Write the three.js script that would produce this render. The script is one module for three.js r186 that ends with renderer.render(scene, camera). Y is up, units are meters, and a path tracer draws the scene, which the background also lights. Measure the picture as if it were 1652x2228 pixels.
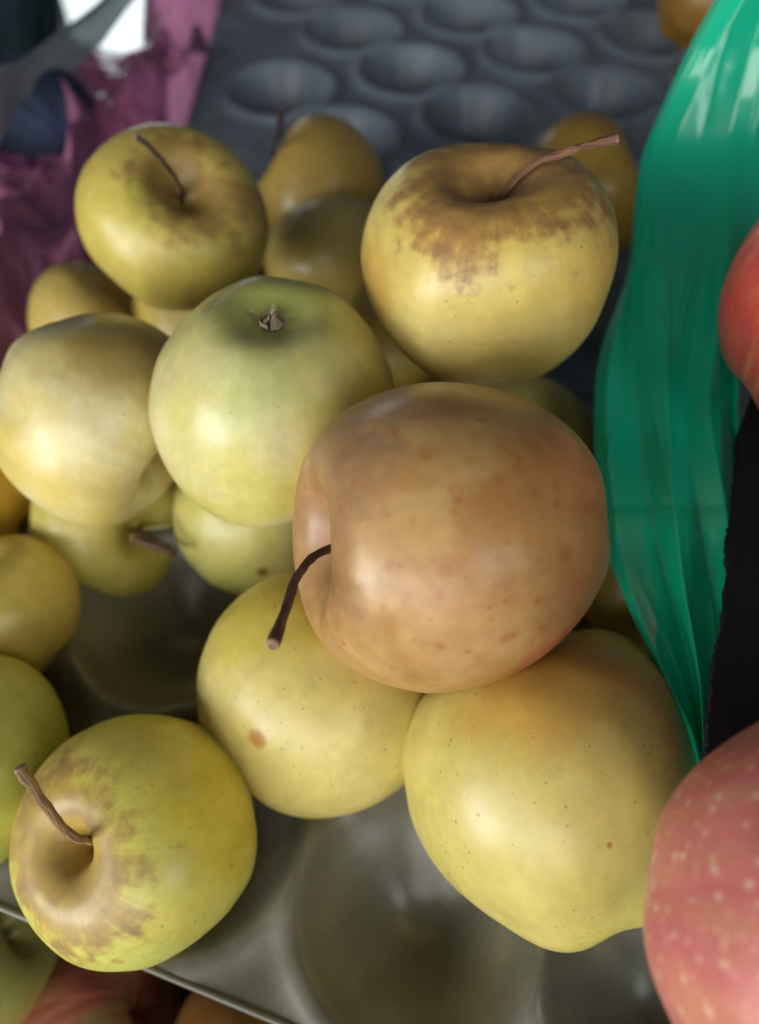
import * as THREE from 'three';
import { mergeGeometries } from 'three/addons/utils/BufferGeometryUtils.js';
import { RectAreaLightUniformsLib } from 'three/addons/lights/RectAreaLightUniformsLib.js';

// ---------------------------------------------------------------- camera, light, exposure
const TILT = THREE.MathUtils.degToRad(54), EYE = 0.26, FOV = 66;
const scene = new THREE.Scene();
scene.background = new THREE.Color().setRGB(0.06, 0.066, 0.078);       // dim interior around the display
const camera = new THREE.PerspectiveCamera(FOV, 759 / 1024, 0.01, 30);
camera.position.set(0, EYE, 0);
camera.rotation.x = -TILT;
camera.focus = 0.188;
camera.userData.fStop = 6.8;
const renderer = new THREE.WebGLRenderer({ antialias: true });
renderer.setSize(759, 1024);
renderer.toneMapping = THREE.LinearToneMapping;
renderer.toneMappingExposure = 0.92;
renderer.shadowMap.enabled = true;
RectAreaLightUniformsLib.init();

function areaLight(position, target, w, h, intensity, r, g, b) {
  const l = new THREE.RectAreaLight(new THREE.Color().setRGB(r, g, b), intensity, w, h);
  l.position.set(...position);
  l.lookAt(...target);
  scene.add(l);
  return l;
}
const KEY = { at: [-0.95, 0.23, 0.6], to: [0, 0.05, -0.12], w: 0.58, h: 0.55, power: 11.5 };      // side window
const FRONT = { at: [-0.55, 0.62, 1.35], to: [0, 0.03, -0.1], w: 1.5, h: 0.8, power: 4.4 };    // shop front behind the photographer
const TOP = { at: [0.52, 0.56, 0.6], to: [0.06, 0.02, -0.08], w: 0.42, h: 0.42, power: 3.2 };          // unseen lamp over the right shoulder, set close to brighten the lower bag
areaLight(KEY.at, KEY.to, KEY.w, KEY.h, KEY.power, 0.97, 1.0, 1.0);
areaLight(FRONT.at, FRONT.to, FRONT.w, FRONT.h, FRONT.power, 1.0, 0.99, 0.96);
areaLight(TOP.at, TOP.to, TOP.w, TOP.h, TOP.power, 0.92, 0.97, 1.0);

// ---------------------------------------------------------------- helpers
const FPX = 1114 / Math.tan(THREE.MathUtils.degToRad(FOV / 2));     // focal length in pixels of a 1652 x 2228 view of the photograph
const CT = Math.cos(TILT), ST = Math.sin(TILT);
const V = (x, y, z) => new THREE.Vector3(x, y, z);
const fromCam = (x, y, z) => V(x, y * CT + z * ST, -y * ST + z * CT);  // camera axes to world axes
function pz(u, v, depth) {                                             // pixel at a depth along the optical axis
  return fromCam(((u - 826) / FPX) * depth, (-(v - 1114) / FPX) * depth, -depth).add(V(0, EYE, 0));
}
function pd(u, v, dist) {                                              // pixel at a straight distance
  const d = pz(u, v, 1).sub(V(0, EYE, 0)).normalize();
  return d.multiplyScalar(dist).add(V(0, EYE, 0));
}
function py(u, v, y) {                                                 // pixel on a level plane
  const d = pz(u, v, 1).sub(V(0, EYE, 0));
  return d.multiplyScalar((y - EYE) / d.y).add(V(0, EYE, 0));
}
function rng(seed) {
  let a = seed >>> 0;
  return () => { a = (a + 0x6d2b79f5) >>> 0; let t = Math.imul(a ^ (a >>> 15), 1 | a); t = (t + Math.imul(t ^ (t >>> 7), 61 | t)) ^ t; return ((t ^ (t >>> 14)) >>> 0) / 4294967296; };
}
const PERM = new Uint8Array(512), GRAD = new Float32Array(256);
{ const r = rng(77), p = [...Array(256).keys()];
  for (let i = 255; i > 0; i--) { const j = Math.floor(r() * (i + 1)); [p[i], p[j]] = [p[j], p[i]]; }
  for (let i = 0; i < 512; i++) PERM[i] = p[i & 255];
  for (let i = 0; i < 256; i++) GRAD[i] = r(); }
function noise(x, y, z) {
  const xi = Math.floor(x), yi = Math.floor(y), zi = Math.floor(z);
  let fx = x - xi, fy = y - yi, fz = z - zi;
  fx = fx * fx * (3 - 2 * fx); fy = fy * fy * (3 - 2 * fy); fz = fz * fz * (3 - 2 * fz);
  const h = (a, b, c) => GRAD[PERM[PERM[PERM[a & 255] + (b & 255)] + (c & 255)]];
  const l = (a, b, t) => a + (b - a) * t;
  return l(l(l(h(xi, yi, zi), h(xi + 1, yi, zi), fx), l(h(xi, yi + 1, zi), h(xi + 1, yi + 1, zi), fx), fy),
    l(l(h(xi, yi, zi + 1), h(xi + 1, yi, zi + 1), fx), l(h(xi, yi + 1, zi + 1), h(xi + 1, yi + 1, zi + 1), fx), fy), fz);
}
function fbm(x, y, z, n = 3) { let s = 0, a = 0.5, t = 0; for (let i = 0; i < n; i++) { s += a * noise(x, y, z); t += a; a *= 0.5; x = x * 2.03 + 7.1; y = y * 2.03 + 3.7; z = z * 2.03 + 1.9; } return s / t; }
const clamp01 = (x) => (x < 0 ? 0 : x > 1 ? 1 : x);
const sstep = (a, b, x) => { const t = clamp01((x - a) / (b - a)); return t * t * (3 - 2 * t); };
const lin3 = (r, g, b) => new THREE.Color().setRGB(r, g, b);

const taken = new Map();
function numbered(name) { const n = taken.get(name) ?? 0; taken.set(name, n + 1); return n ? `${name}_${String(n).padStart(3, '0')}` : name; }
function mesh(name, geometry, material, parent) {
  const m = new THREE.Mesh(geometry, material);
  m.name = parent === scene ? numbered(name) : name;
  m.castShadow = m.receiveShadow = true;
  parent.add(m);
  return m;
}
function thing(name, label, category, position, group) {
  const o = new THREE.Group();
  o.name = numbered(name); o.position.copy(position);
  o.userData = { label, category };
  if (group) o.userData.group = group;
  scene.add(o);
  return o;
}
function tag(o, label, category, group) { o.userData.label = label; o.userData.category = category; if (group) o.userData.group = group; return o; }
function dataTexture(w, h, data, srgb) {
  const t = new THREE.DataTexture(data, w, h, THREE.RGBAFormat);
  t.magFilter = THREE.LinearFilter; t.minFilter = THREE.LinearMipmapLinearFilter; t.generateMipmaps = true;
  t.wrapS = t.wrapT = THREE.RepeatWrapping;
  if (srgb) t.colorSpace = THREE.SRGBColorSpace;
  t.needsUpdate = true;
  return t;
}
function gridGeometry(nu, nv, f, closedU = false) {                    // f(s, t) -> Vector3, uv carried along
  const pos = [], uv = [], idx = [];
  for (let j = 0; j <= nv; j++) for (let i = 0; i <= nu; i++) { const p = f(i / nu, j / nv); pos.push(p.x, p.y, p.z); uv.push(p.u ?? i / nu, p.v ?? j / nv); }
  for (let j = 0; j < nv; j++) for (let i = 0; i < nu; i++) { const a = j * (nu + 1) + i, b = a + 1, c = a + nu + 1, d = c + 1; idx.push(a, c, b, b, c, d); }
  const g = new THREE.BufferGeometry();
  g.setAttribute('position', new THREE.Float32BufferAttribute(pos, 3));
  g.setAttribute('uv', new THREE.Float32BufferAttribute(uv, 2));
  g.setIndex(idx); g.computeVertexNormals();
  return g;
}
function taperTube(points, radii, segs = 28, around = 12, seed = 1, bump = 0.1) {
  const curve = new THREE.CatmullRomCurve3(points), fr = curve.computeFrenetFrames(segs, false), pos = [], uv = [], idx = [];
  const rad = (t) => { const x = t * (radii.length - 1), i = Math.min(radii.length - 2, Math.floor(x)); return radii[i] + (radii[i + 1] - radii[i]) * sstep(0, 1, x - i); };
  for (let j = 0; j <= segs; j++) {
    const c = curve.getPointAt(j / segs);
    for (let i = 0; i <= around; i++) {
      const a = ((i % around) / around) * Math.PI * 2;
      const r = rad(j / segs) * (1 + bump * (noise(Math.cos(a) * 1.5 + seed, Math.sin(a) * 1.5, j * 0.5) * 2 - 1));
      const p = c.clone().addScaledVector(fr.normals[j], Math.cos(a) * r).addScaledVector(fr.binormals[j], Math.sin(a) * r);
      pos.push(p.x, p.y, p.z); uv.push(i / around, j / segs);
    }
  }
  const w = around + 1;
  for (let j = 0; j < segs; j++) for (let i = 0; i < around; i++) { const a = j * w + i; idx.push(a, a + 1, a + w, a + 1, a + w + 1, a + w); }
  const g = new THREE.BufferGeometry();
  g.setAttribute('position', new THREE.Float32BufferAttribute(pos, 3)); g.setAttribute('uv', new THREE.Float32BufferAttribute(uv, 2));
  g.setIndex(idx); g.computeVertexNormals();
  return { geometry: g, end: curve.getPointAt(1), tangent: curve.getTangentAt(1), radius: rad(1) };
}

// ---------------------------------------------------------------- surfaces of the setting
function speckle(w, seed, scale, r, g, b, vary, scratches = 0) {
  const d = new Uint8Array(w * w * 4), rr = rng(seed), per = (x) => x * scale;
  for (let y = 0; y < w; y++) for (let x = 0; x < w; x++) {
    const a = (x / w) * Math.PI * 2, c = (y / w) * Math.PI * 2;
    const n = fbm(Math.cos(a) * per(1) + seed, Math.sin(a) * per(1) + Math.cos(c) * per(1), Math.sin(c) * per(1), 4) - 0.5, k = 1 + vary * n * 2 + (rr() - 0.5) * vary * 0.5, o = (y * w + x) * 4;
    d[o] = Math.min(255, r * k); d[o + 1] = Math.min(255, g * k); d[o + 2] = Math.min(255, b * k); d[o + 3] = 255;
  }
  for (let s = 0; s < scratches; s++) {
    let x = rr() * w, y = rr() * w, a = rr() * 6.28; const n = 20 + rr() * 70, k = 1.15 + rr() * 0.5;
    for (let i = 0; i < n; i++) { x += Math.cos(a); y += Math.sin(a); a += (rr() - 0.5) * 0.12; const o = (((Math.floor(y) % w) + w) % w * w + ((Math.floor(x) % w) + w) % w) * 4; for (let c = 0; c < 3; c++) d[o + c] = Math.min(255, d[o + c] * k); }
  }
  return dataTexture(w, w, d, true);
}
const trayLook = (tex, roughness) => new THREE.MeshPhysicalMaterial({ map: tex, roughness, side: THREE.DoubleSide });
const frontTrayMat = trayLook(speckle(512, 3, 2.2, 104, 102, 86, 0.2, 0), 0.32), backTrayMat = trayLook(speckle(512, 4, 2.2, 124, 135, 144, 0.16, 0), 0.33);  // front tray's olive cast is the apples' reflection mixed into its colour
const boardMat = new THREE.MeshStandardMaterial({ map: speckle(256, 5, 3, 52, 44, 36, 0.25), roughness: 0.9 });

function tray(name, label, inside, cups, origin, x0, x1, z0, z1, step, level, trayMat, deep = 0.0105) {   // a moulded sheet with round cups; level lattice in world x, z
  const height = (x, z) => {
    let y = 0;
    for (const [cx, cz] of cups) {
      const d = Math.hypot(x - cx, z - cz);
      if (d > 0.06) continue;
      y += 0.0038 * Math.exp(-(((d - 0.037) / (deep > 0.011 ? 0.0036 : 0.0055)) ** 2)) - (d < 0.036 ? deep * (1 + Math.cos(Math.PI * Math.pow(d / 0.036, deep > 0.011 ? 1.9 : 1))) : 0);
    }
    return level + y + (fbm(x * 14, 3.3, z * 14, 2) - 0.5) * 0.003;
  };
  const nx = Math.round((x1 - x0) / step), nz = Math.round((z1 - z0) / step), pos = [], uv = [], idx = [], keep = [];
  const T = 0.0009;
  for (let j = 0; j <= nz; j++) for (let i = 0; i <= nx; i++) {
    const p = inside(x0 + ((x1 - x0) * i) / nx, z0 + ((z1 - z0) * j) / nz);   // maps grid to the tray's own outline
    pos.push(p[0], height(p[0], p[1]), p[1]); uv.push(p[0] * 5, p[1] * 5);
  }
  const n0 = (nx + 1) * (nz + 1);
  for (let k = 0; k < n0; k++) { pos.push(pos[k * 3], pos[k * 3 + 1] - T, pos[k * 3 + 2]); uv.push(uv[k * 2], uv[k * 2 + 1]); }
  for (let j = 0; j < nz; j++) for (let i = 0; i < nx; i++) { const a = j * (nx + 1) + i, b = a + 1, c = a + nx + 1, d = c + 1; idx.push(a, c, b, b, c, d, n0 + a, n0 + b, n0 + c, n0 + b, n0 + d, n0 + c); }
  const g = new THREE.BufferGeometry();
  g.setAttribute('position', new THREE.Float32BufferAttribute(pos, 3)); g.setAttribute('uv', new THREE.Float32BufferAttribute(uv, 2));
  g.setIndex(idx); g.computeVertexNormals();
  const t = thing(name, label, 'tray', V(0, 0, 0));
  mesh('tray_sheet', g, trayMat, t);
  return { t, height };
}
// front tray: its free edge runs through three points of the photograph
const EA = py(-200, 1890, 0), EB = py(900, 2345, 0);
const edgeDir = EB.clone().sub(EA).setY(0).normalize(), backDir = V(edgeDir.z, 0, -edgeDir.x);
{
  const cups = [], o = py(905, 1985, 0), s = 0.0745;
  for (let i = -5; i <= 5; i++) for (let j = -5; j <= 5; j++) cups.push([o.x + edgeDir.x * s * (i + j * 0.5) - backDir.x * s * 0.866 * j * -1, o.z + edgeDir.z * s * (i + j * 0.5) + backDir.z * s * 0.866 * j]);
  const inFront = cups.filter(([x, z]) => { const d = (x - EA.x) * backDir.x + (z - EA.z) * backDir.z; return d > 0.02; });
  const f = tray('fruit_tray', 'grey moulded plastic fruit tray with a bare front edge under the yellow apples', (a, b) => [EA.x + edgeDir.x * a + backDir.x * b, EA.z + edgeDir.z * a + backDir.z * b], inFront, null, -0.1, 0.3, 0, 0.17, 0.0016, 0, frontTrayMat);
  const lip = new THREE.TubeGeometry(new THREE.CatmullRomCurve3([...Array(60).keys()].map((k) => { const a = -0.1 + 0.4 * (k / 59), x = EA.x + edgeDir.x * a, z = EA.z + edgeDir.z * a; return V(x, f.height(x, z) - 0.0002, z); })), 120, 0.0011, 8);
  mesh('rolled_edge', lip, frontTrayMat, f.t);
}
// back tray: cups where the photograph shows them, on their own lattice
{
  const c0 = py(895, 158, -0.004), a1 = py(1040, 257, -0.004).sub(c0), a2 = py(1204, 112, -0.004).sub(c0).multiplyScalar(0.86);
  const cups = [];
  for (let i = -6; i <= 8; i++) for (let j = -5; j <= 6; j++) cups.push([c0.x + a1.x * i + a2.x * j, c0.z + a1.z * i + a2.z * j]);
  const lx = py(445, 130, -0.004).x;
  tray('fruit_tray', 'empty grey plastic fruit tray with rows of dark round cups behind the apples', (a, b) => [a, b], cups.filter(([x, z]) => x > lx + 0.03), null, lx, lx + 0.62, -1.15, -0.232, 0.0022, -0.004, backTrayMat, 0.0145);
}
{
  const box = thing('cardboard_box', 'dark cardboard box with added shading panels holding the lower layer of apples below the tray', 'box', V(0, 0, 0));
  for (const [name, w, h, d, x, y, z] of [['bottom', 0.64, 0.012, 0.7, 0.06, -0.122, -0.17], ['added_shade_panel', 0.008, 0.116, 0.7, -0.262, -0.058, -0.17], ['added_shade_panel', 0.632, 0.116, 0.008, 0.06, -0.058, 0.184]]) { const m = mesh(name, new THREE.BoxGeometry(w, h, d), boardMat, box); m.position.set(x, y, z); }  // upright panels added out of view to keep the lower apples in shade
}
const floor = mesh('floor', new THREE.BoxGeometry(8, 0.05, 8), new THREE.MeshStandardMaterial({ map: speckle(256, 9, 3, 45, 70, 80, 0.2), roughness: 0.5 }), scene);
floor.position.set(0, -0.93, -1.5); floor.userData.kind = 'structure';

// ---------------------------------------------------------------- apples
const YEL = [216, 194, 116], YEL2 = [208, 190, 108], GRN = [186, 190, 92], PALE = [218, 206, 152], TAN = [158, 112, 56], BROWN = [134, 92, 44], ORANGE = [206, 150, 60];
function shapeOf(o) {
  const { hy = 0.92, cone = 0.12, lobe = 0.02, irr = 0.03, dt = 0.4, st = 0.34, db = 0.22, sb = 0.3, ov = 0.02, waist = 0, seed = 1 } = o;
  return (phi, th) => {
    const s = Math.sin(phi), c = Math.cos(phi), cx = Math.cos(th), cz = Math.sin(th);
    let r = Math.pow(s, 0.92) * (1 + cone * c - cone * 0.35 * (1 - s));
    r *= 1 - waist * Math.exp(-(((c + 0.6) / 0.2) ** 2));
    const low = sstep(0.35, -0.85, c);
    r *= 1 + lobe * Math.cos(5 * th + seed) * low * 1.6 + lobe * 0.35 * Math.cos(5 * th + seed + 0.4) * (1 - low);
    let y = hy * c;
    if (c > 0) y -= dt * (0.5 * Math.exp(-((s / (st * 1.35)) ** 2)) + 0.62 * Math.exp(-((s / (st * 0.55)) ** 2))) * (1 + 0.12 * Math.cos(2 * th + seed));
    else { y += db * Math.exp(-((s / sb) ** 2)); y -= lobe * 1.6 * (Math.cos(5 * th + seed) - 0.2) * Math.exp(-(((s - 0.5) / 0.25) ** 2)); }
    const k = 1 + irr * (noise(s * cx * 1.4 + seed * 3.1, c * 1.4, s * cz * 1.4) * 2 - 1) + irr * 0.3 * (noise(s * cx * 4 + seed, c * 4, s * cz * 4 + 9) * 2 - 1);
    return V(r * cx * (1 + ov) * k, y * k, r * cz * (1 - ov) * k);
  };
}
function bodyGeometry(o, R, nu, nv) {
  const f = shapeOf(o), pos = [], nor = [], uv = [], idx = [], e = 0.004;
  for (let j = 0; j <= nv; j++) for (let i = 0; i <= nu; i++) {
    const phi = (j / nv) * Math.PI, th = (i / nu) * Math.PI * 2, p = f(phi, th);
    pos.push(p.x * R, p.y * R, p.z * R); uv.push(i / nu, j / nv);
    const ph = Math.min(Math.PI - 0.012, Math.max(0.012, phi));
    const a = f(ph + e, th).sub(f(ph - e, th)), b = f(ph, th + e).sub(f(ph, th - e)), n = b.cross(a).normalize();
    if (j === 0) n.set(0, 1, 0); if (j === nv) n.set(0, -1, 0);
    nor.push(n.x, n.y, n.z);
  }
  const w = nu + 1;
  for (let j = 0; j < nv; j++) for (let i = 0; i < nu; i++) { const a = j * w + i; if (j > 0) idx.push(a, a + 1, a + w); if (j < nv - 1) idx.push(a + 1, a + w + 1, a + w); }
  const g = new THREE.BufferGeometry();
  g.setAttribute('position', new THREE.Float32BufferAttribute(pos, 3)); g.setAttribute('normal', new THREE.Float32BufferAttribute(nor, 3)); g.setAttribute('uv', new THREE.Float32BufferAttribute(uv, 2));
  g.setIndex(idx);
  return g;
}
const mix = (a, b, t) => [a[0] + (b[0] - a[0]) * t, a[1] + (b[1] - a[1]) * t, a[2] + (b[2] - a[2]) * t];
function skinTextures(o, W) {
  const H = W / 2, d = new Float32Array(W * H * 3), rough = new Uint8Array(W * H * 4), out = new Uint8Array(W * H * 4), r = rng(o.seed * 131 + 5), sd = o.seed * 5.3;
  const { base = YEL, base2 = YEL2, russet, patches = [], streaks, mottle, dots = {}, vary = 0.9 } = o;
  for (let y = 0; y < H; y++) {
    const phi = ((y + 0.5) / H) * Math.PI, s = Math.sin(phi), c = Math.cos(phi);
    for (let x = 0; x < W; x++) {
      const th = ((x + 0.5) / W) * Math.PI * 2, dx = s * Math.cos(th), dz = s * Math.sin(th), ct = Math.cos(th), sn = Math.sin(th);
      const n1 = fbm(dx * 1.7 + sd, c * 1.7, dz * 1.7, 3), mer = fbm(ct * 5 + sd, sn * 5, phi * 1.1, 3), fine = fbm(dx * 16 + sd, c * 16, dz * 16, 3);
      let col = mix(base, base2, clamp01((n1 - 0.5) * 3.2 * vary + 0.5)), rg = 0.5;
      if (streaks) {
        const st = fbm(ct * 13 + sd, sn * 13, phi * 1.5, 4), big = fbm(dx * 1.5 + sd + 4, c * 1.5, dz * 1.5, 2);
        col = mix(col, streaks.col, clamp01(sstep(0.42, 0.6, st * 0.45 + big * 0.55 + streaks.bias)) * 0.75);
        col = mix(col, streaks.dark, clamp01(sstep(0.5, 0.72, st * 0.6 + big * 0.4)) * 0.5);
      }
      if (mottle) col = mix(col, mottle.col, sstep(0.42, 0.72, fbm(dx * 4 + sd, c * 4, dz * 4 + 3, 3)) * mottle.a);
      for (const p of patches) {
        const a = Math.acos(Math.max(-1, Math.min(1, dx * p.d.x + c * p.d.y + dz * p.d.z))), nn = (fbm(dx * (p.f ?? 5) + sd, c * (p.f ?? 5), dz * (p.f ?? 5), 4) - 0.5) * (p.n ?? 0.5) * p.r * 2;
        const m = 1 - sstep(p.r * (1 - (p.soft ?? 0.5)), p.r * (1 + (p.soft ?? 0.5) * 0.4), a + nn);
        if (m > 0) { col = mix(col, p.col, m * (p.a ?? 0.7)); rg += m * (p.rough ?? 0); }
      }
      if (russet) {
        const fade = sstep(0.12, 0.6, s), st = (fbm(ct * 15 + sd, sn * 15, phi * 0.8, 4) - 0.5) * fade, lo = fbm(ct * 1.3 + sd, sn * 1.3, 0.5, 2) - 0.5, sp = fbm(dx * 9 + sd, c * 9, dz * 9, 4) - 0.5;
        const edge = russet.phi + st * russet.phi * 0.45 + lo * russet.phi * 1.7 + sp * russet.phi * 1.0;
        const m = (1 - sstep(edge - ((russet.soft ?? 0.16) + 0.16), edge + 0.1, phi)) * (0.84 + 0.6 * sp + 0.15 * st);
        if (m > 0) { const cc = mix(russet.col, russet.col2 ?? BROWN, clamp01((sp + st * 0.4) * 2.2 + 0.4)); col = mix(col, cc, m * (russet.a ?? 0.8)); rg += 0.16 * m; }
      }
      const k = 1 + (fine - 0.5) * 0.09 + (mer - 0.5) * 0.12 * sstep(0.15, 0.6, s);
      const i = (y * W + x) * 3; d[i] = col[0] * k; d[i + 1] = col[1] * k; d[i + 2] = col[2] * k;
      rough[(y * W + x) * 4 + 1] = Math.max(0, Math.min(255, 255 * (rg + (fine - 0.5) * 0.16)));
      rough[(y * W + x) * 4 + 3] = 255;
    }
  }
  const splat = (dir, rad, col, al, ring, jag = 0) => {
    const phi = Math.acos(Math.max(-1, Math.min(1, dir.y))), th = (Math.atan2(dir.z, dir.x) + Math.PI * 2) % (Math.PI * 2), s = Math.max(0.08, Math.sin(phi));
    const dy = Math.ceil((rad * 1.6 / Math.PI) * H) + 1, dxp = Math.ceil((rad * 1.6 / s / (Math.PI * 2)) * W) + 1, y0 = Math.floor((phi / Math.PI) * H), x0 = Math.floor((th / (Math.PI * 2)) * W);
    for (let y = Math.max(0, y0 - dy); y <= Math.min(H - 1, y0 + dy); y++) for (let q = x0 - dxp; q <= x0 + dxp; q++) {
      const x = ((q % W) + W) % W, p2 = ((y + 0.5) / H) * Math.PI, t2 = ((x + 0.5) / W) * Math.PI * 2;
      const ux = Math.sin(p2) * Math.cos(t2), uy = Math.cos(p2), uz = Math.sin(p2) * Math.sin(t2);
      let a = Math.acos(Math.max(-1, Math.min(1, ux * dir.x + uy * dir.y + uz * dir.z))) / rad;
      if (jag) a += (fbm(ux * 60, uy * 60, uz * 60, 2) - 0.5) * jag;
      const m = (1 - sstep(0.45, 1.25, a)) * al, i = (y * W + x) * 3;
      if (m <= 0) continue;
      const cc = ring && a < 0.32 ? ring : col;
      for (let k = 0; k < 3; k++) d[i + k] += (cc[k] - d[i + k]) * m;
    }
  };
  const { n = 170, size = 0.011, dark = [120, 104, 50], alpha = 0.6, ring, halo } = dots;
  for (let k = 0; k < n; k++) {
    const y = 1 - 2 * r(), a = r() * Math.PI * 2, q = Math.sqrt(1 - y * y), dir = V(q * Math.cos(a), y, q * Math.sin(a)), sz = size * (0.55 + r() * r() * 1.5);
    if (halo) splat(dir, sz * (2 + 2.4 * r()), halo, 0.6 * r(), null, 0.6);
    splat(dir, sz, dark, alpha * (0.35 + 0.65 * r()), ring);
  }
  for (const p of o.spots ?? []) splat(p.d, p.r, p.col, p.a ?? 0.9, null, p.jag ?? 0.5);
  for (let i = 0; i < W * H; i++) { for (let k = 0; k < 3; k++) out[i * 4 + k] = Math.max(0, Math.min(255, d[i * 3 + k])); out[i * 4 + 3] = 255; }
  return [dataTexture(W, H, out, true), dataTexture(W, H, rough, false)];
}
const stemTex = (() => {
  const W = 64, H = 128, d = new Uint8Array(W * H * 4);
  for (let y = 0; y < H; y++) for (let x = 0; x < W; x++) { const n = fbm(Math.cos(x / W * 6.28) * 3, Math.sin(x / W * 6.28) * 3, y * 0.12, 4), f = fbm(x * 0.5, y * 0.06, 2, 3), k = 0.6 + n * 0.5 + (f - 0.5) * 0.5, o = (y * W + x) * 4; d[o] = Math.min(255, 255 * k); d[o + 1] = Math.min(255, 250 * k); d[o + 2] = Math.min(255, 245 * k); d[o + 3] = 255; }
  return dataTexture(W, H, d, true);
})();
const stemMat = (r, g, b) => new THREE.MeshStandardMaterial({ map: stemTex, bumpMap: stemTex, bumpScale: 0.0005, color: lin3(r, g, b), roughness: 0.75 });
const STEM = { brown: stemMat(0.15, 0.075, 0.045), red: stemMat(0.27, 0.13, 0.07), tan: stemMat(0.4, 0.24, 0.1), dark: stemMat(0.07, 0.04, 0.03) };
const cutMat = new THREE.MeshStandardMaterial({ color: lin3(0.36, 0.22, 0.13), roughness: 0.9 }), coreMat = new THREE.MeshStandardMaterial({ color: lin3(0.07, 0.04, 0.025), roughness: 0.9 });
const sepalMat = new THREE.MeshStandardMaterial({ color: lin3(0.34, 0.27, 0.18), roughness: 1, side: THREE.DoubleSide }), pitMat = new THREE.MeshStandardMaterial({ color: lin3(0.08, 0.075, 0.03), roughness: 0.9 });

function facing(centre, r, u, v) {                                     // direction from an apple's centre to the point of its surface seen at a pixel
  const eye = V(0, EYE, 0), d = pz(u, v, 1).sub(eye).normalize(), m = eye.clone().sub(centre), b = m.dot(d), c = m.dot(m) - r * r;
  return eye.addScaledVector(d, -b - Math.sqrt(Math.max(0, b * b - c))).sub(centre).normalize();
}
const GROUP = 'apples heaped on the display';
const poreTex = (() => {
  const W = 512, d = new Uint8Array(W * W * 4);
  for (let y = 0; y < W; y++) for (let x = 0; x < W; x++) { const a = (x / W) * Math.PI * 2, c = (y / W) * Math.PI * 2, n = fbm(Math.cos(a) * 9 + 20, Math.sin(a) * 9 + Math.cos(c) * 9, Math.sin(c) * 9, 4) * 0.6 + fbm(Math.cos(a) * 26, Math.sin(a) * 26 + Math.cos(c) * 26, Math.sin(c) * 26 + 5, 2) * 0.4, o = (y * W + x) * 4; d[o] = d[o + 1] = d[o + 2] = 255 * n; d[o + 3] = 255; }
  const t = dataTexture(W, W, d, false); t.repeat.set(4, 2); return t;
})();
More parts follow.
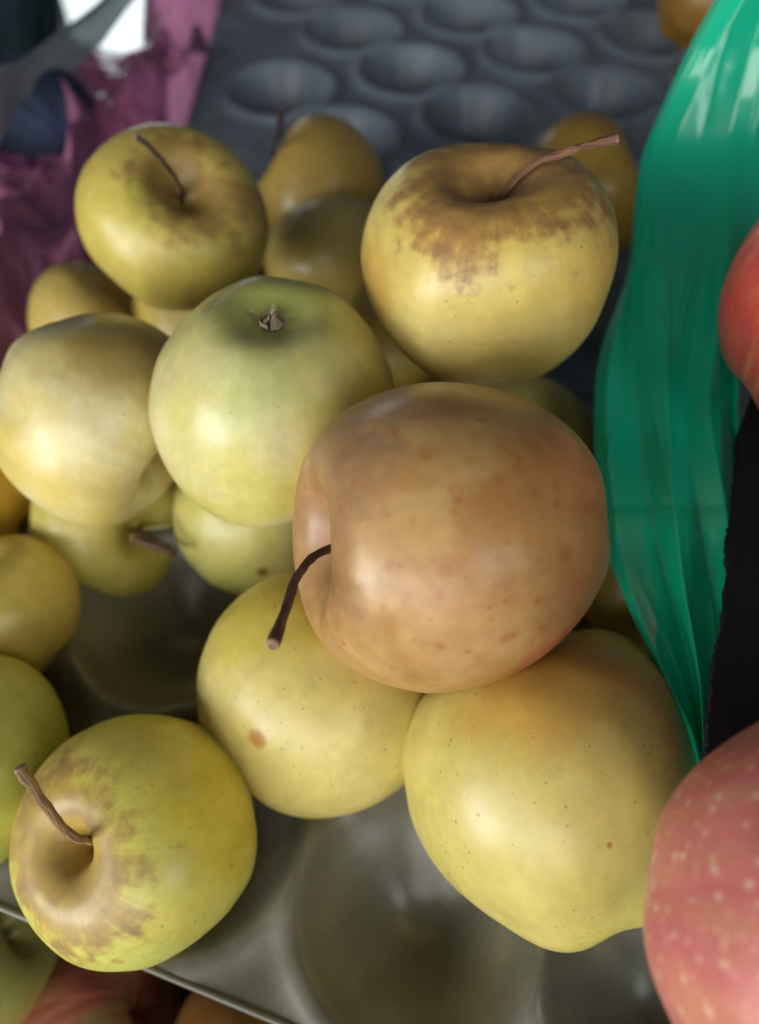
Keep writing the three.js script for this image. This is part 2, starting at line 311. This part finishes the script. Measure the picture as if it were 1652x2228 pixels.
function apple(o) {
  const at = o.world ?? pd(o.px[0], o.px[1], o.dist), axis = o.aim ? facing(at, o.R * 0.8, ...o.aim).multiplyScalar(o.flip ? -1 : 1) : fromCam(...(o.axis ?? [0, 0.8, 0.5])).normalize();
  const q = new THREE.Quaternion().setFromUnitVectors(V(0, 1, 0), axis).multiply(new THREE.Quaternion().setFromAxisAngle(V(0, 1, 0), o.spin ?? 0));
  const inv = q.clone().invert(), local = (v) => v.applyQuaternion(inv).normalize();
  const conv = (p) => ({ ...p, d: local(fromCam(...p.cam)) });
  o.patches = (o.patches ?? []).map(conv); o.spots = (o.spots ?? []).map(conv);
  const g = thing('apple', o.label, 'apple', at, GROUP);
  g.quaternion.copy(q);
  const W = o.tex ?? 512, [map, roughnessMap] = skinTextures(o, W);
  const mat = new THREE.MeshPhysicalMaterial({ map, roughnessMap, bumpMap: poreTex, bumpScale: 0.00005, roughness: o.rough ?? 0.82, clearcoat: o.coat ?? 0.28, clearcoatRoughness: 0.27 });
  mesh('fruit_body', bodyGeometry(o, o.R, o.tex >= 1024 ? 144 : 80, o.tex >= 1024 ? 120 : 64), mat, g);
  const toLocal = (p) => g.worldToLocal(p.clone());
  g.updateMatrixWorld(true);
  const f = shapeOf(o);
  if (o.stem) {
    const base = f(0.02, 0).multiplyScalar(o.R).setX(0).setZ(0); base.y -= 0.0012;
    const pts = [base, ...(o.stem.up ? [V(0, base.y + o.stem.up * o.R, 0)] : []), ...o.stem.via.map((p) => toLocal(p))];
    const r = o.stem.r ?? 0.0013, tube = taperTube(pts, o.stem.radii ? o.stem.radii.map((k) => k * r) : [1.25 * r, 0.95 * r, 0.9 * r, 0.95 * r, 1.0 * r, 1.3 * r], 40, 12, o.seed, 0.34);
    const sm = mesh('stem', tube.geometry, STEM[o.stem.tone ?? 'brown'], g);
    const cap = new THREE.LatheGeometry([[0.0001, 0.0005], [tube.radius * 0.62, 0.0006], [tube.radius * 0.96, 0.0003], [tube.radius * 1.02, -0.0003]].map(([x, y]) => new THREE.Vector2(x, y)), 14);
    const cm = mesh('cut_end', cap, cutMat, sm); cm.position.copy(tube.end); cm.quaternion.setFromUnitVectors(V(0, 1, 0), tube.tangent);
    if (o.stem.core) {
      const ring = mesh('pith_ring', new THREE.TorusGeometry(tube.radius * 0.42, tube.radius * 0.13, 6, 16), coreMat, sm);
      ring.position.copy(tube.end).addScaledVector(tube.tangent, 0.0005); ring.quaternion.setFromUnitVectors(V(0, 0, 1), tube.tangent);
    }
  }
  if (o.calyx) {
    const base = f(Math.PI - 0.02, 0).multiplyScalar(o.R).setX(0).setZ(0), r = rng(o.seed + 40);
    const cal = mesh('calyx', new THREE.LatheGeometry([[0.0001, 0.0004], [o.R * 0.05, 0.0001], [o.R * 0.09, 0.0004], [o.R * 0.11, 0.0012]].map(([x, y]) => new THREE.Vector2(x, y)), 18), pitMat, g);
    cal.position.copy(base); cal.position.y -= 0.0009;
    for (let k = 0; k < 11; k++) {
      const a = (k / 11) * Math.PI * 2 + r() * 0.5, L = o.R * (0.075 + r() * 0.06), wd = o.R * 0.045 * (0.7 + r() * 0.5), curl = 0.3 + r() * 0.9;
      const geo = gridGeometry(3, 10, (s, t) => { const w = wd * (1 - t) ** 0.7 * (1 - 0.2 * t), out = o.R * 0.08 + L * 0.7 * Math.sin(t * curl * 1.9) * (k % 3 ? -0.75 : 0.8) + 0.0004 * Math.sin(t * 9 + k), y = -L * t * 0.9; return V(Math.cos(a) * out - Math.sin(a) * (s - 0.5) * 2 * w, y, Math.sin(a) * out + Math.cos(a) * (s - 0.5) * 2 * w); });
      mesh('sepal', geo, sepalMat, cal);
    }
  }
  return g;
}

// the heap of yellow apples; axis = direction of the stem in camera axes
apple({ label: 'large tan russeted apple with freckles and a curved hanging brown stem', px: [967, 1165], dist: 0.2035, R: 0.0398, axis: [-0.93, -0.05, 0.33], seed: 2, tex: 1024, hy: 1.04, cone: 0.04, lobe: 0.01, irr: 0.02, dt: 0.62, st: 0.27,
  base: [186, 144, 88], base2: [194, 154, 96], mottle: { col: [170, 118, 62], a: 0.55 }, rough: 0.78, russet: { phi: 0.75, col: [148, 108, 84], col2: [160, 116, 70], soft: 0.4, a: 0.75 },
  patches: [{ cam: [-0.68, 0.5, 0.52], r: 0.5, col: [138, 98, 78], a: 0.55, n: 0.7, soft: 0.6 }, { cam: [0.5, 0.35, 0.75], r: 0.5, col: [178, 122, 62], a: 0.5, n: 0.9 }, { cam: [0.6, -0.65, 0.35], r: 0.3, col: [186, 84, 64], a: 0.6, n: 0.6 }, { cam: [0.0, -0.5, 0.85], r: 0.35, col: [208, 164, 112], a: 0.6, n: 0.9 }, { cam: [0.7, -0.2, 0.6], r: 0.35, col: [170, 118, 76], a: 0.5, n: 1 }, { cam: [0, 0.95, 0.2], r: 0.6, col: [176, 122, 66], a: 0.5, n: 0.6 }],
  dots: { n: 360, size: 0.0105, dark: [156, 92, 50], alpha: 0.6, ring: [208, 168, 140], halo: [172, 106, 56] },
  stem: { via: [pz(742, 1188, 0.1905), pz(694, 1204, 0.187), pz(650, 1250, 0.178), pz(620, 1330, 0.169), pz(594, 1402, 0.1605)], tone: "brown", r: 0.00108, core: true } });
apple({ label: 'pale yellow apple showing its withered calyx beside the russeted apple', px: [598, 876], dist: 0.2425, R: 0.0369, aim: [592, 704], flip: true, seed: 5, tex: 1024, hy: 0.97, cone: 0.04, lobe: 0.006, db: 0.2, sb: 0.3,
  base: PALE, base2: [206, 196, 108], patches: [{ cam: [0, 0.75, 0.62], r: 0.62, col: [164, 172, 84], a: 0.7, n: 0.5, soft: 0.8 }, { cam: [-0.1, 0.05, 0.98], r: 0.4, col: [190, 196, 116], a: 0.5, n: 1 }],
  dots: { n: 200, size: 0.007, alpha: 0.35 }, calyx: true, spots: [{ cam: [-0.27, 0.93, 0.25], r: 0.05, col: [60, 56, 36], a: 0.85 }] });
apple({ label: 'tall yellow apple with brown russet round a long slanting reddish stem', px: [1063, 585], dist: 0.2489, R: 0.0363, aim: [1072, 382], seed: 8, tex: 1024, hy: 1.0, cone: 0.1, lobe: 0.016, dt: 0.42, st: 0.36,
  base: YEL, base2: [212, 186, 96], russet: { phi: 0.78, col: [166, 112, 54], col2: [134, 94, 58] }, patches: [{ cam: [0.75, 0.42, 0.45], r: 0.3, col: [160, 112, 48], a: 0.8, n: 0.9, soft: 0.25, f: 8 }, { cam: [0.95, 0.2, 0.1], r: 0.5, col: GRN, a: 0.6 }, { cam: [-0.9, -0.2, 0.3], r: 0.4, col: [196, 146, 60], a: 0.5 }],
  dots: { n: 220, size: 0.008, dark: [130, 94, 46], alpha: 0.6 }, stem: { via: [pz(1150, 366, 0.2135), pz(1250, 326, 0.209), pz(1342, 302, 0.206)], tone: 'red', r: 0.00102 } });
apple({ label: 'round yellow green apple with a short dark stem beside the pink bag', px: [380, 486], dist: 0.3366, R: 0.0349, aim: [405, 392], seed: 11, tex: 1024, hy: 0.93, cone: 0.1, dt: 0.46, st: 0.36,
  base: [208, 184, 92], base2: [200, 182, 86], russet: { phi: 0.72, col: [150, 104, 56], col2: [140, 108, 60], soft: 0.2, a: 0.7 }, patches: [{ cam: [0.1, -0.05, 0.98], r: 0.35, col: [182, 184, 72], a: 0.6 }],
  dots: { n: 90, size: 0.01, alpha: 0.4 }, stem: { up: 0.2, via: [pz(352, 348, 0.268), pz(322, 316, 0.264), pz(298, 298, 0.263)], tone: "dark", r: 0.0008 } });
apple({ label: 'smooth pale yellow apple with a brownish stem end turned to the calyx apple', px: [219, 909], dist: 0.282, R: 0.0356, axis: [0.82, -0.56, 0.05], seed: 14, tex: 1024, hy: 0.95, cone: 0.06, lobe: 0.015,
  base: PALE, base2: [214, 190, 104], russet: { phi: 0.5, col: [178, 132, 62], col2: [190, 148, 74], soft: 0.3, a: 0.7 }, patches: [{ cam: [0.5, 0.5, 0.7], r: 0.6, col: [186, 150, 80], a: 0.5, n: 0.5 }],
  dots: { n: 180, size: 0.007, alpha: 0.4 } });
apple({ label: 'speckled yellow apple with one round brown bruise below the hanging stem', px: [704, 1503], dist: 0.2573, R: 0.0388, axis: [0.55, 0.75, 0.1], seed: 17, tex: 1024, hy: 0.96, cone: 0.05, lobe: 0.006,
  base: [222, 204, 126], base2: [216, 196, 110], patches: [{ cam: [-0.3, 0.75, 0.5], r: 0.6, col: [206, 184, 66], a: 0.6 }, { cam: [-0.85, -0.4, 0.2], r: 0.35, col: [204, 160, 70], a: 0.5 }],
  dots: { n: 520, size: 0.0068, dark: [122, 110, 66], alpha: 0.75 }, spots: [{ cam: [-0.40, -0.155, 0.9], r: 0.082, col: [184, 128, 48], a: 0.95, jag: 0.3 }] });
apple({ label: 'big lobed yellow apple tapering to a narrow end beside the green bag', px: [1206, 1690], dist: 0.2426, R: 0.0415, axis: [-0.3, 0.93, -0.06], seed: 20, spin: 0.3, tex: 1024, hy: 1.06, cone: 0.06, waist: 0.045, lobe: 0.012, db: 0.16, sb: 0.34,
  base: [208, 190, 108], base2: [204, 188, 100], patches: [{ cam: [-0.2, 0.75, 0.6], r: 0.55, col: [204, 148, 60], a: 0.55, n: 0.4 }, { cam: [0.2, -0.9, 0.3], r: 0.65, col: [212, 204, 100], a: 0.6, soft: 0.8 }],
  dots: { n: 640, size: 0.0068, dark: [126, 106, 56], alpha: 0.7 }, spots: [{ cam: [0.1, -0.05, 0.99], r: 0.018, col: [170, 116, 50] }, { cam: [0.55, 0.1, 0.8], r: 0.022, col: [120, 92, 44] }] });
apple({ label: 'yellow green apple with brown russet round its stem at the bare tray edge', px: [308, 1812], dist: 0.2541, R: 0.0341, aim: [150, 1846], seed: 23, tex: 1024, hy: 0.92, cone: 0.08, dt: 0.42, st: 0.185,
  base: [212, 200, 96], base2: [206, 198, 90], russet: { phi: 0.72, col: [170, 122, 58], col2: [146, 108, 70], soft: 0.15, a: 0.75 }, patches: [{ cam: [0.1, -0.7, 0.7], r: 0.5, col: [206, 212, 116], a: 0.6, n: 0.7 }, { cam: [0.8, 0.4, 0.5], r: 0.6, col: [210, 190, 50], a: 0.6 }, { cam: [-0.8, 0.5, 0.3], r: 0.4, col: [150, 116, 76], a: 0.6, n: 0.6 }],
  dots: { n: 170, size: 0.008, dark: [130, 112, 46], alpha: 0.6 }, stem: { via: [pz(152, 1814, 0.192), pz(95, 1745, 0.185), pz(45, 1672, 0.182)], tone: 'tan', r: 0.0012 } });
apple({ label: 'dull yellow apple with a thin straight stem tucked under the smooth pale apple', px: [250, 1133], dist: 0.3316, R: 0.0325, axis: [0.72, -0.2, 0.66], seed: 26, tex: 512, base: [204, 188, 98], base2: [190, 178, 86], dots: { n: 40, alpha: 0.3 },
  stem: { up: 0.15, via: [pz(380, 1204, 0.273), pz(335, 1188, 0.272), pz(290, 1170, 0.272)], tone: 'brown', r: 0.0011 } });
apple({ label: 'yellow apple with a small brown scar wedged beneath the calyx apple', px: [565, 1118], dist: 0.3039, R: 0.0325, axis: [0.6, 0.75, 0.1], seed: 29, tex: 512, cone: 0.08, hy: 0.98, db: 0.02, lobe: 0.004, base: [208, 196, 120], base2: [196, 190, 104], dots: { n: 60, alpha: 0.4 }, spots: [{ cam: [0.15, -0.65, 0.75], r: 0.07, col: [140, 92, 44] }] });
apple({ label: 'yellow apple beside the dark tray cup and the light green apple', px: [-5, 1335], dist: 0.3155, R: 0.029, axis: [-0.3, 0.8, 0.5], seed: 32, tex: 512, base: [206, 182, 92], base2: [196, 176, 84], dots: { n: 120, alpha: 0.4 } });
apple({ label: 'plain light green apple behind the russet stem apple', px: [-70, 1668], dist: 0.2889, R: 0.0335, axis: [-0.8, 0.6, 0.1], lobe: 0.006, seed: 35, tex: 512, base: [180, 182, 82], base2: [190, 186, 96] });
apple({ label: 'orange yellow apple peeking out past the smooth pale apple', px: [-70, 1065], dist: 0.3604, R: 0.0285, axis: [-0.6, 0.6, 0.5], seed: 38, tex: 256, base: [214, 170, 58], base2: [206, 160, 62] });
apple({ label: 'dim yellow apple with its stem hollow facing the empty tray', px: [690, 420], dist: 0.4601, R: 0.0378, axis: [-0.75, 0.48, 0.3], cone: 0.02, lobe: 0.006, seed: 41, tex: 512, base: [200, 166, 82], base2: [194, 160, 76], russet: { phi: 0.5, col: [120, 76, 44], col2: [130, 84, 46], soft: 0.2 }, stem: { up: 0.2, via: [pz(606, 285, 0.372), pz(614, 240, 0.369)], tone: 'dark', r: 0.0012 } });
apple({ label: 'plain shaded yellow apple between the calyx apple and the long stem apple', px: [730, 575], dist: 0.4006, R: 0.0345, axis: [-0.2, -0.9, 0.3], lobe: 0.004, seed: 44, tex: 512, base: [202, 178, 96], base2: [196, 172, 90] });
apple({ label: 'shadowed yellow apple behind the slanting reddish stem by the green bag', px: [1272, 418], dist: 0.4705, R: 0.037, axis: [0.6, 0.3, 0.3], lobe: 0.004, seed: 47, tex: 512, base: [186, 150, 58], base2: [170, 126, 54] });
apple({ label: 'blurred yellow apple half hidden at the foot of the pink bag', px: [195, 705], dist: 0.4082, R: 0.0285, lobe: 0.004, axis: [0.7, 0.5, 0.3], seed: 50, tex: 256, base: [200, 174, 92], base2: [192, 166, 86] });
apple({ label: 'sliver of pale yellow apple in the gap under the long stem apple', px: [885, 735], dist: 0.3567, R: 0.0335, axis: [0.6, -0.7, 0.1], seed: 53, tex: 256, base: [198, 174, 84], base2: [190, 168, 78] });
apple({ label: 'lone brownish yellow apple lying on the empty tray behind the green bag', px: [1545, 5], dist: 0.7, R: 0.036, axis: [0.4, 0.7, 0.2], seed: 56, tex: 256, base: [188, 140, 54], base2: [170, 122, 52] });
apple({ label: 'yellow apple partly covered by the hanging green bag', px: [1400, 1255], dist: 0.3035, R: 0.0312, axis: [0.8, 0.5, 0.1], seed: 59, tex: 256, base: [196, 176, 80], base2: [190, 168, 72] });
apple({ label: 'dark yellow apple deep in the heap holding up the long stem apple', world: V(0.05, 0.02, -0.205), R: 0.0345, axis: [0.2, 0.9, -0.2], seed: 62, tex: 256, base: [190, 160, 70] });
apple({ label: 'dark yellow apple deep in the heap holding up the round yellow green apple', world: V(-0.085, 0.006, -0.3), R: 0.034, axis: [-0.2, 0.9, -0.2], seed: 65, tex: 256, base: [190, 160, 70] });
// red apples beyond the bag
const RED = { base: [206, 150, 92], base2: [210, 122, 92], streaks: { col: [196, 66, 66], dark: [176, 34, 50], bias: 0.1 } };
apple({ ...RED, label: 'red apple with fine pale streaks resting on the black board', px: [1884, 690], dist: 0.262, R: 0.0388, axis: [0.2, 0.5, 0.8], seed: 71, tex: 1024, hy: 0.95, rough: 0.7, dots: { n: 500, size: 0.011, dark: [226, 160, 112], alpha: 0.55 } });
apple({ ...RED, label: 'large pink red apple with pale dots at the corner of the black board', px: [1942, 2050], dist: 0.178, R: 0.0415, axis: [0.75, 0.1, 0.6], lobe: 0.005, cone: 0.04, seed: 74, tex: 1024, hy: 0.98, rough: 0.85, base: [206, 150, 108], base2: [206, 130, 110], streaks: { col: [208, 114, 112], dark: [204, 98, 98], bias: 0.08 }, patches: [{ cam: [0.3, -0.3, 0.9], r: 0.6, col: [204, 160, 96], a: 0.7, n: 0.8, soft: 0.7 }], dots: { n: 1900, size: 0.0165, dark: [230, 190, 154], alpha: 0.9 } });
// lower layer, under the tray edge
apple({ label: 'green yellow apple lying below the tray edge under the russet stem apple', px: [-62, 2078], dist: 0.37, R: 0.032, axis: [0.8, 0.5, 0.1], seed: 80, tex: 256, base: [176, 178, 96], base2: [190, 170, 90] });
apple({ ...RED, label: 'red and green apple lying in the dark below the tray edge', px: [212, 2250], dist: 0.385, R: 0.036, axis: [0.8, 0.5, 0.1], seed: 83, tex: 512, base: [150, 150, 74], streaks: { col: [172, 92, 72], dark: [150, 60, 56], bias: 0.0 }, dots: { n: 60, alpha: 0.2 } });
apple({ label: 'orange brown apple deep in the dark below the tray edge', px: [545, 2310], dist: 0.36, R: 0.034, axis: [0.8, 0.5, 0.1], seed: 86, tex: 256, base: [186, 130, 56], base2: [150, 100, 50] });

// ---------------------------------------------------------------- green bag
const greenMat = new THREE.MeshPhysicalMaterial({ color: lin3(0.008, 0.64, 0.36), roughness: 0.24, clearcoat: 0.9, clearcoatRoughness: 0.1, transmission: 0.2, thickness: 0, ior: 1.5, side: THREE.DoubleSide, specularIntensity: 1 });
const path = (pts) => { const c = new THREE.CatmullRomCurve3(pts, false, 'centripetal'); return (t) => c.getPoint(t); };
function byV(table) {                                                 // rows of [v, u, depth] -> point at a given v
  return (v) => { let i = 0; while (i < table.length - 2 && v > table[i + 1][0]) i++; const a = table[i], b = table[i + 1], t = (v - a[0]) / (b[0] - a[0]); return pz(a[1] + (b[1] - a[1]) * t, v, a[2] + (b[2] - a[2]) * t); };
}
{
  const bag = thing('plastic_bag', 'crumpled translucent green plastic bag hanging between yellow and red apples', 'plastic bag', V(0, 0, 0));
  // crease lines down the bag: for each height in the photograph the crease positions across it, with a common depth
  const vs = [-60, 100, 230, 350, 480, 600, 770, 910, 1100, 1200, 1300, 1400, 1500, 1600, 1712];
  const depth = [0.265, 0.275, 0.284, 0.288, 0.284, 0.277, 0.266, 0.256, 0.241, 0.233, 0.224, 0.216, 0.209, 0.203, 0.197];
  const crease = [
    [1580, 1500, 1440, 1393, 1376, 1362, 1305, 1291, 1300, 1316, 1355, 1400, 1447, 1488, 1532],
    [1586, 1508, 1448, 1402, 1386, 1374, 1330, 1321, 1336, 1350, 1377, 1416, 1466, 1508, 1533],
    [1592, 1516, 1456, 1409, 1393, 1380, 1373, 1385, 1414, 1437, 1462, 1490, 1512, 1524, 1534],
    [1640, 1560, 1500, 1452, 1436, 1430, 1447, 1453, 1467, 1478, 1492, 1511, 1525, 1531, 1535],
    [1668, 1605, 1560, 1520, 1500, 1486, 1478, 1470, 1492, 1508, 1524, 1540, 1546, 1541, 1536],
    [1690, 1640, 1605, 1580, 1558, 1537, 1508, 1493, 1518, 1538, 1556, 1570, 1562, 1548, 1537],
    [1722, 1682, 1655, 1622, 1598, 1577, 1558, 1545, 1582, 1592, 1592, 1586, 1572, 1553, 1538],
    [1770, 1750, 1730, 1705, 1670, 1645, 1605, 1595, 1632, 1645, 1642, 1626, 1600, 1566, 1540]];
  const rise = [-0.001, 0.0035, -0.003, 0.0042, 0.0005, -0.0025, 0.004, -0.005], life = [1, 0.8, 1, 1, 0.9, 1, 1, 1];
  const at = (row, v) => { let i = 0; while (i < vs.length - 2 && v > vs[i + 1]) i++; const p = row[Math.max(0, i - 1)], a = row[i], b = row[i + 1], c = row[Math.min(row.length - 1, i + 2)], t = (v - vs[i]) / (vs[i + 1] - vs[i]); return a + 0.5 * t * (b - p + t * (2 * p - 5 * a + 4 * b - c + t * (3 * (a - b) + c - p))); };
  const K = crease.length - 1, wr = rng(31), wrinkles = [...Array(36).keys()].map(() => ({ s: wr(), v: -60 + wr() * 1700, len: 60 + wr() * 170, lean: (wr() - 0.5) * 0.16, w: 0.009 + wr() * 0.014, h: 0.0004 + wr() * 0.001 }));
  const film = (du, dd, flip, seed, v0, v1) => gridGeometry(168, 240, (s, t) => {
    const v = v0 + (v1 - v0) * t, strength = (0.35 + 0.65 * sstep(300, 650, v)) * (1 - 0.5 * sstep(1560, 1712, v));
    let u = 0, z = 0;
    for (let q = -3; q <= 3; q++) {                                    // each crease is rounded over a few millimetres
      const x = clamp01(s + q * 0.0045) * K, i = Math.min(K - 1, Math.floor(x)), f = x - i;
      u += (at(crease[i], v) * (1 - f) + at(crease[i + 1], v) * f) / 7;
      z += (rise[i] * life[i] * (1 - f) + rise[i + 1] * life[i + 1] * f) / 7;
    }
    for (const w of wrinkles) { const y = (v - w.v) / w.len; if (Math.abs(y) < 1.6) { const x = (s - w.s - w.lean * y) / w.w; if (Math.abs(x) < 5) z += w.h * Math.exp(-y * y * 2) / (1 + x * x); } }
    const wob = 8 * (fbm(s * 1.2 + seed, t * 6, seed, 2) - 0.5);
    return pz(u + wob + du, v, at(depth, v) + dd - flip * z * strength - 0.003 * (fbm(s * 2.2 + seed, t * 9, 3 + seed, 2) - 0.5));
  });
  mesh('front_layer', film(0, 0, 1, 3, -60, 1712), greenMat, bag);
  mesh('back_layer', film(14, 0.007, -0.7, 8, 420, 1640), greenMat, bag);
}

// ---------------------------------------------------------------- black board under the red apples
{
  const Y = 0.074, e = [[1700, 560], [1632, 860], [1604, 1000], [1592, 1150], [1576, 1330], [1560, 1450], [1545, 1570], [1528, 1720], [1500, 1960], [1480, 2240]].map(([u, v]) => py(u, v, Y));
  const c = path(e), sh = new THREE.Shape(), r = rng(12);
  for (let k = 0; k <= 160; k++) { const p = c(k / 160), x = p.x + (r() - 0.5) * 0.0007 + (fbm(k * 0.11, 2, 5, 2) - 0.5) * 0.002; k ? sh.lineTo(x, -p.z) : sh.moveTo(x, -p.z); }
  sh.lineTo(0.34, -e[e.length - 1].z); sh.lineTo(0.34, -e[0].z);
  const g = new THREE.ExtrudeGeometry(sh, { depth: 0.0035, bevelEnabled: false }); g.rotateX(-Math.PI / 2); g.translate(0, Y - 0.0035, 0);
  const b = thing('board', 'black rough edged board under the red apples beside the green bag', 'board', V(0, 0, 0));
  mesh('panel', g, new THREE.MeshPhysicalMaterial({ color: lin3(0.016, 0.015, 0.016), roughness: 1, specularIntensity: 0.2 }), b);
  const fib = [];
  for (let k = 0; k < 70; k++) { const p = c(0.35 + 0.5 * r()); p.y += -0.001 * r(); const d = V(-1, (r() - 0.3) * 0.8, (r() - 0.5) * 1.6).normalize().multiplyScalar(0.0006 + r() * 0.0018); fib.push(taperTube([p.clone().addScaledVector(d, -0.4), p.clone().addScaledVector(d, 0.3), p.clone().add(d).add(V(0, 0, (r() - 0.5) * 0.0006))], [0.00007, 0.00006, 0.00003], 5, 4, k).geometry); }
  const fm = mesh('frayed_fibre', mergeGeometries(fib), new THREE.MeshStandardMaterial({ color: lin3(0.05, 0.045, 0.045), roughness: 1 }), b); fm.userData.kind = 'stuff';
  const legG = new THREE.BoxGeometry(0.02, 0.17, 0.5); const wall = mesh('support', legG, boardMat, b); wall.position.set(0.22, -0.03, -0.12); 
}

// ---------------------------------------------------------------- pink bag, strap and the shop behind
const pinkMat = new THREE.MeshPhysicalMaterial({ color: lin3(0.52, 0.19, 0.34), roughness: 0.2, transmission: 0.35, thickness: 0, ior: 1.5, side: THREE.DoubleSide });
{
  const bag = thing('plastic_bag', 'crumpled pink plastic bag lying beside the empty grey tray', 'plastic bag', V(0, 0, 0));
  const inner = path([[600, -160], [490, 0], [447, 130], [402, 262], [310, 400], [235, 560], [130, 690], [40, 810], [-80, 980]].map(([u, v]) => py(u, v, 0.002)));
  const outer = path([[330, -160], [314, -10], [318, 45], [300, 84], [235, 96], [165, 72], [80, 122], [-10, 185], [-160, 270]].map(([u, v]) => py(u, v, 0.0)));
  const crumple = (x, z) => {
    const wx = x + 0.05 * (fbm(x * 9, z * 9, 1, 2) - 0.5), wz = z + 0.05 * (fbm(x * 9 + 5, z * 9, 8, 2) - 0.5);
    const g = (fx, fz, k) => 1 - Math.abs(noise(wx * fx + wz * 6, wz * fz - wx * 9, k) * 2 - 1);
    return 0.03 * (g(26, 9, 4) ** 2 - 0.4) + 0.014 * (g(48, 22, 9) ** 2 - 0.4) + 0.007 * (g(80, 60, 2) - 0.5) + 0.003 * (g(170, 120, 6) - 0.5);
  };
  mesh('bag_film', gridGeometry(170, 240, (s, t) => {
    const a = inner(t), b = outer(t), k = s * 1.0, p = a.lerp(b, Math.min(1, k / 0.86)), end = Math.max(0, (k - 0.86) / 0.14);
    p.y += crumple(p.x, p.z) * sstep(0, 0.04, s) * (1 - 0.85 * sstep(0.45, 0.8, s)) - 0.004 * sstep(0.5, 0.85, s) + 0.012 * Math.sin(Math.min(1, s / 0.86) * Math.PI) - 0.012 * (1 - sstep(0, 0.1, s));
    p.y -= 0.09 * end; p.x -= 0.012 * Math.sin(end * 3);
    return p;
  }), pinkMat, bag);
}
{
  const up = [[-120, 225, 0.4], [0, 160, 0.42], [80, 128, 0.44], [171, 54, 0.47], [240, -4, 0.5], [330, -90, 0.53]], lo = [[-90, 420, 0.4], [0, 305, 0.42], [48, 222, 0.44], [185, 132, 0.47], [254, 64, 0.5], [350, -60, 0.53]];
  const a = path(up.map((p) => pz(...p))), b = path(lo.map((p) => pz(...p))), n = fromCam(0, 0.3, 1).normalize();
  const g = gridGeometry(36, 80, (s, t) => a(t).lerp(b(t), s).addScaledVector(n, 0.008 * Math.sin(s * Math.PI) + 0.0025 * Math.sin(s * 17 + t * 3) + 0.002 * noise(t * 14, s * 3, 1)));
  tag(mesh('plastic_strap', g, new THREE.MeshPhysicalMaterial({ color: lin3(0.3, 0.36, 0.36), roughness: 0.3, transmission: 0.3, thickness: 0, side: THREE.DoubleSide }), scene), 'clear greyish plastic strap running across the pink bag', 'strap');
}
function sack(label, at, size, colour, seed) {
  const g = new THREE.SphereGeometry(1, 96, 64), p = g.attributes.position;
  for (let i = 0; i < p.count; i++) { const x = p.getX(i), y = p.getY(i), z = p.getZ(i), k = 1 + 0.14 * (0.3 - Math.abs(noise(x * 3 + seed, y * 3, z * 3) - 0.5)) + 0.05 * (0.3 - Math.abs(noise(x * 8 + seed, y * 8, z * 8) - 0.5)); p.setXYZ(i, x * size[0] * k, Math.max(-0.8, y) * size[1] * k, z * size[2] * k); }
  g.computeVertexNormals();
  const m = tag(mesh('sack', g, new THREE.MeshStandardMaterial({ color: colour, roughness: 0.8 }), scene), label, 'sack'); m.position.copy(at);
  return m;
}
sack('dark navy sack squeezed under the clear plastic strap', pz(62, 258, 0.475), [0.04, 0.034, 0.03], lin3(0.02, 0.035, 0.075), 4);
sack('dark teal sack standing behind the pink bag', pz(-150, -90, 1.1), [0.16, 0.2, 0.15], lin3(0.02, 0.05, 0.06), 9);
// glazed shop door behind the display, daylight outside
function glazing(name, label, category, centre, target, w, h, glow, cols, power) {
  const o = thing(name, label, category, V(...centre)); o.lookAt(...target);
  const frameMat = new THREE.MeshStandardMaterial({ color: lin3(0.03, 0.05, 0.06), roughness: 0.5 }), t = 0.05;
  const bars = [[0, h / 2 + t / 2, w + 2 * t, t], [0, -h / 2 - t / 2, w + 2 * t, t], [-w / 2 - t / 2, 0, t, h], [w / 2 + t / 2, 0, t, h]];
  mesh('frame', mergeGeometries(bars.map(([x, y, a, b]) => new THREE.BoxGeometry(a, b, 0.06).translate(x, y, -0.02))), frameMat, o);
  const pw = w / cols;
  for (let k = 0; k < cols; k++) mesh('pane', new THREE.BoxGeometry(pw - 0.02, h - 0.002, 0.01).translate(-w / 2 + pw * (k + 0.5), 0, -0.03), new THREE.MeshStandardMaterial({ color: lin3(0.1, 0.1, 0.1), emissive: glow, emissiveIntensity: power, roughness: 0.3 }), o);
  return o;
}
glazing('glass_door', 'bright glazed shop door seen past the pink bag', 'door', [-0.54, -0.35, -2.0], [-0.54, -0.35, 0], 0.4, 1.1, lin3(0.9, 1, 1), 1, 1.4);
areaLight([-0.54, -0.35, -1.99], [-0.54, -0.35, 0], 0.4, 1.1, 0.6, 0.92, 1, 1);
for (const [L, name, label, category] of [[KEY, 'side_window', 'small bright side window lighting the apples', 'window'], [FRONT, 'shop_window', 'wide shop window facing the apple display', 'window'], [TOP, 'unseen_lamp', 'unseen square lamp panel set close by to brighten the lower green bag', 'lamp']]) {
  const dir = V(...L.at).sub(V(...L.to)).normalize().multiplyScalar(0.01);
  glazing(name, label, category, V(...L.at).add(dir).toArray(), L.to, L.w, L.h, lin3(1, 1, 1), 1, 1);
}

renderer.render(scene, camera);
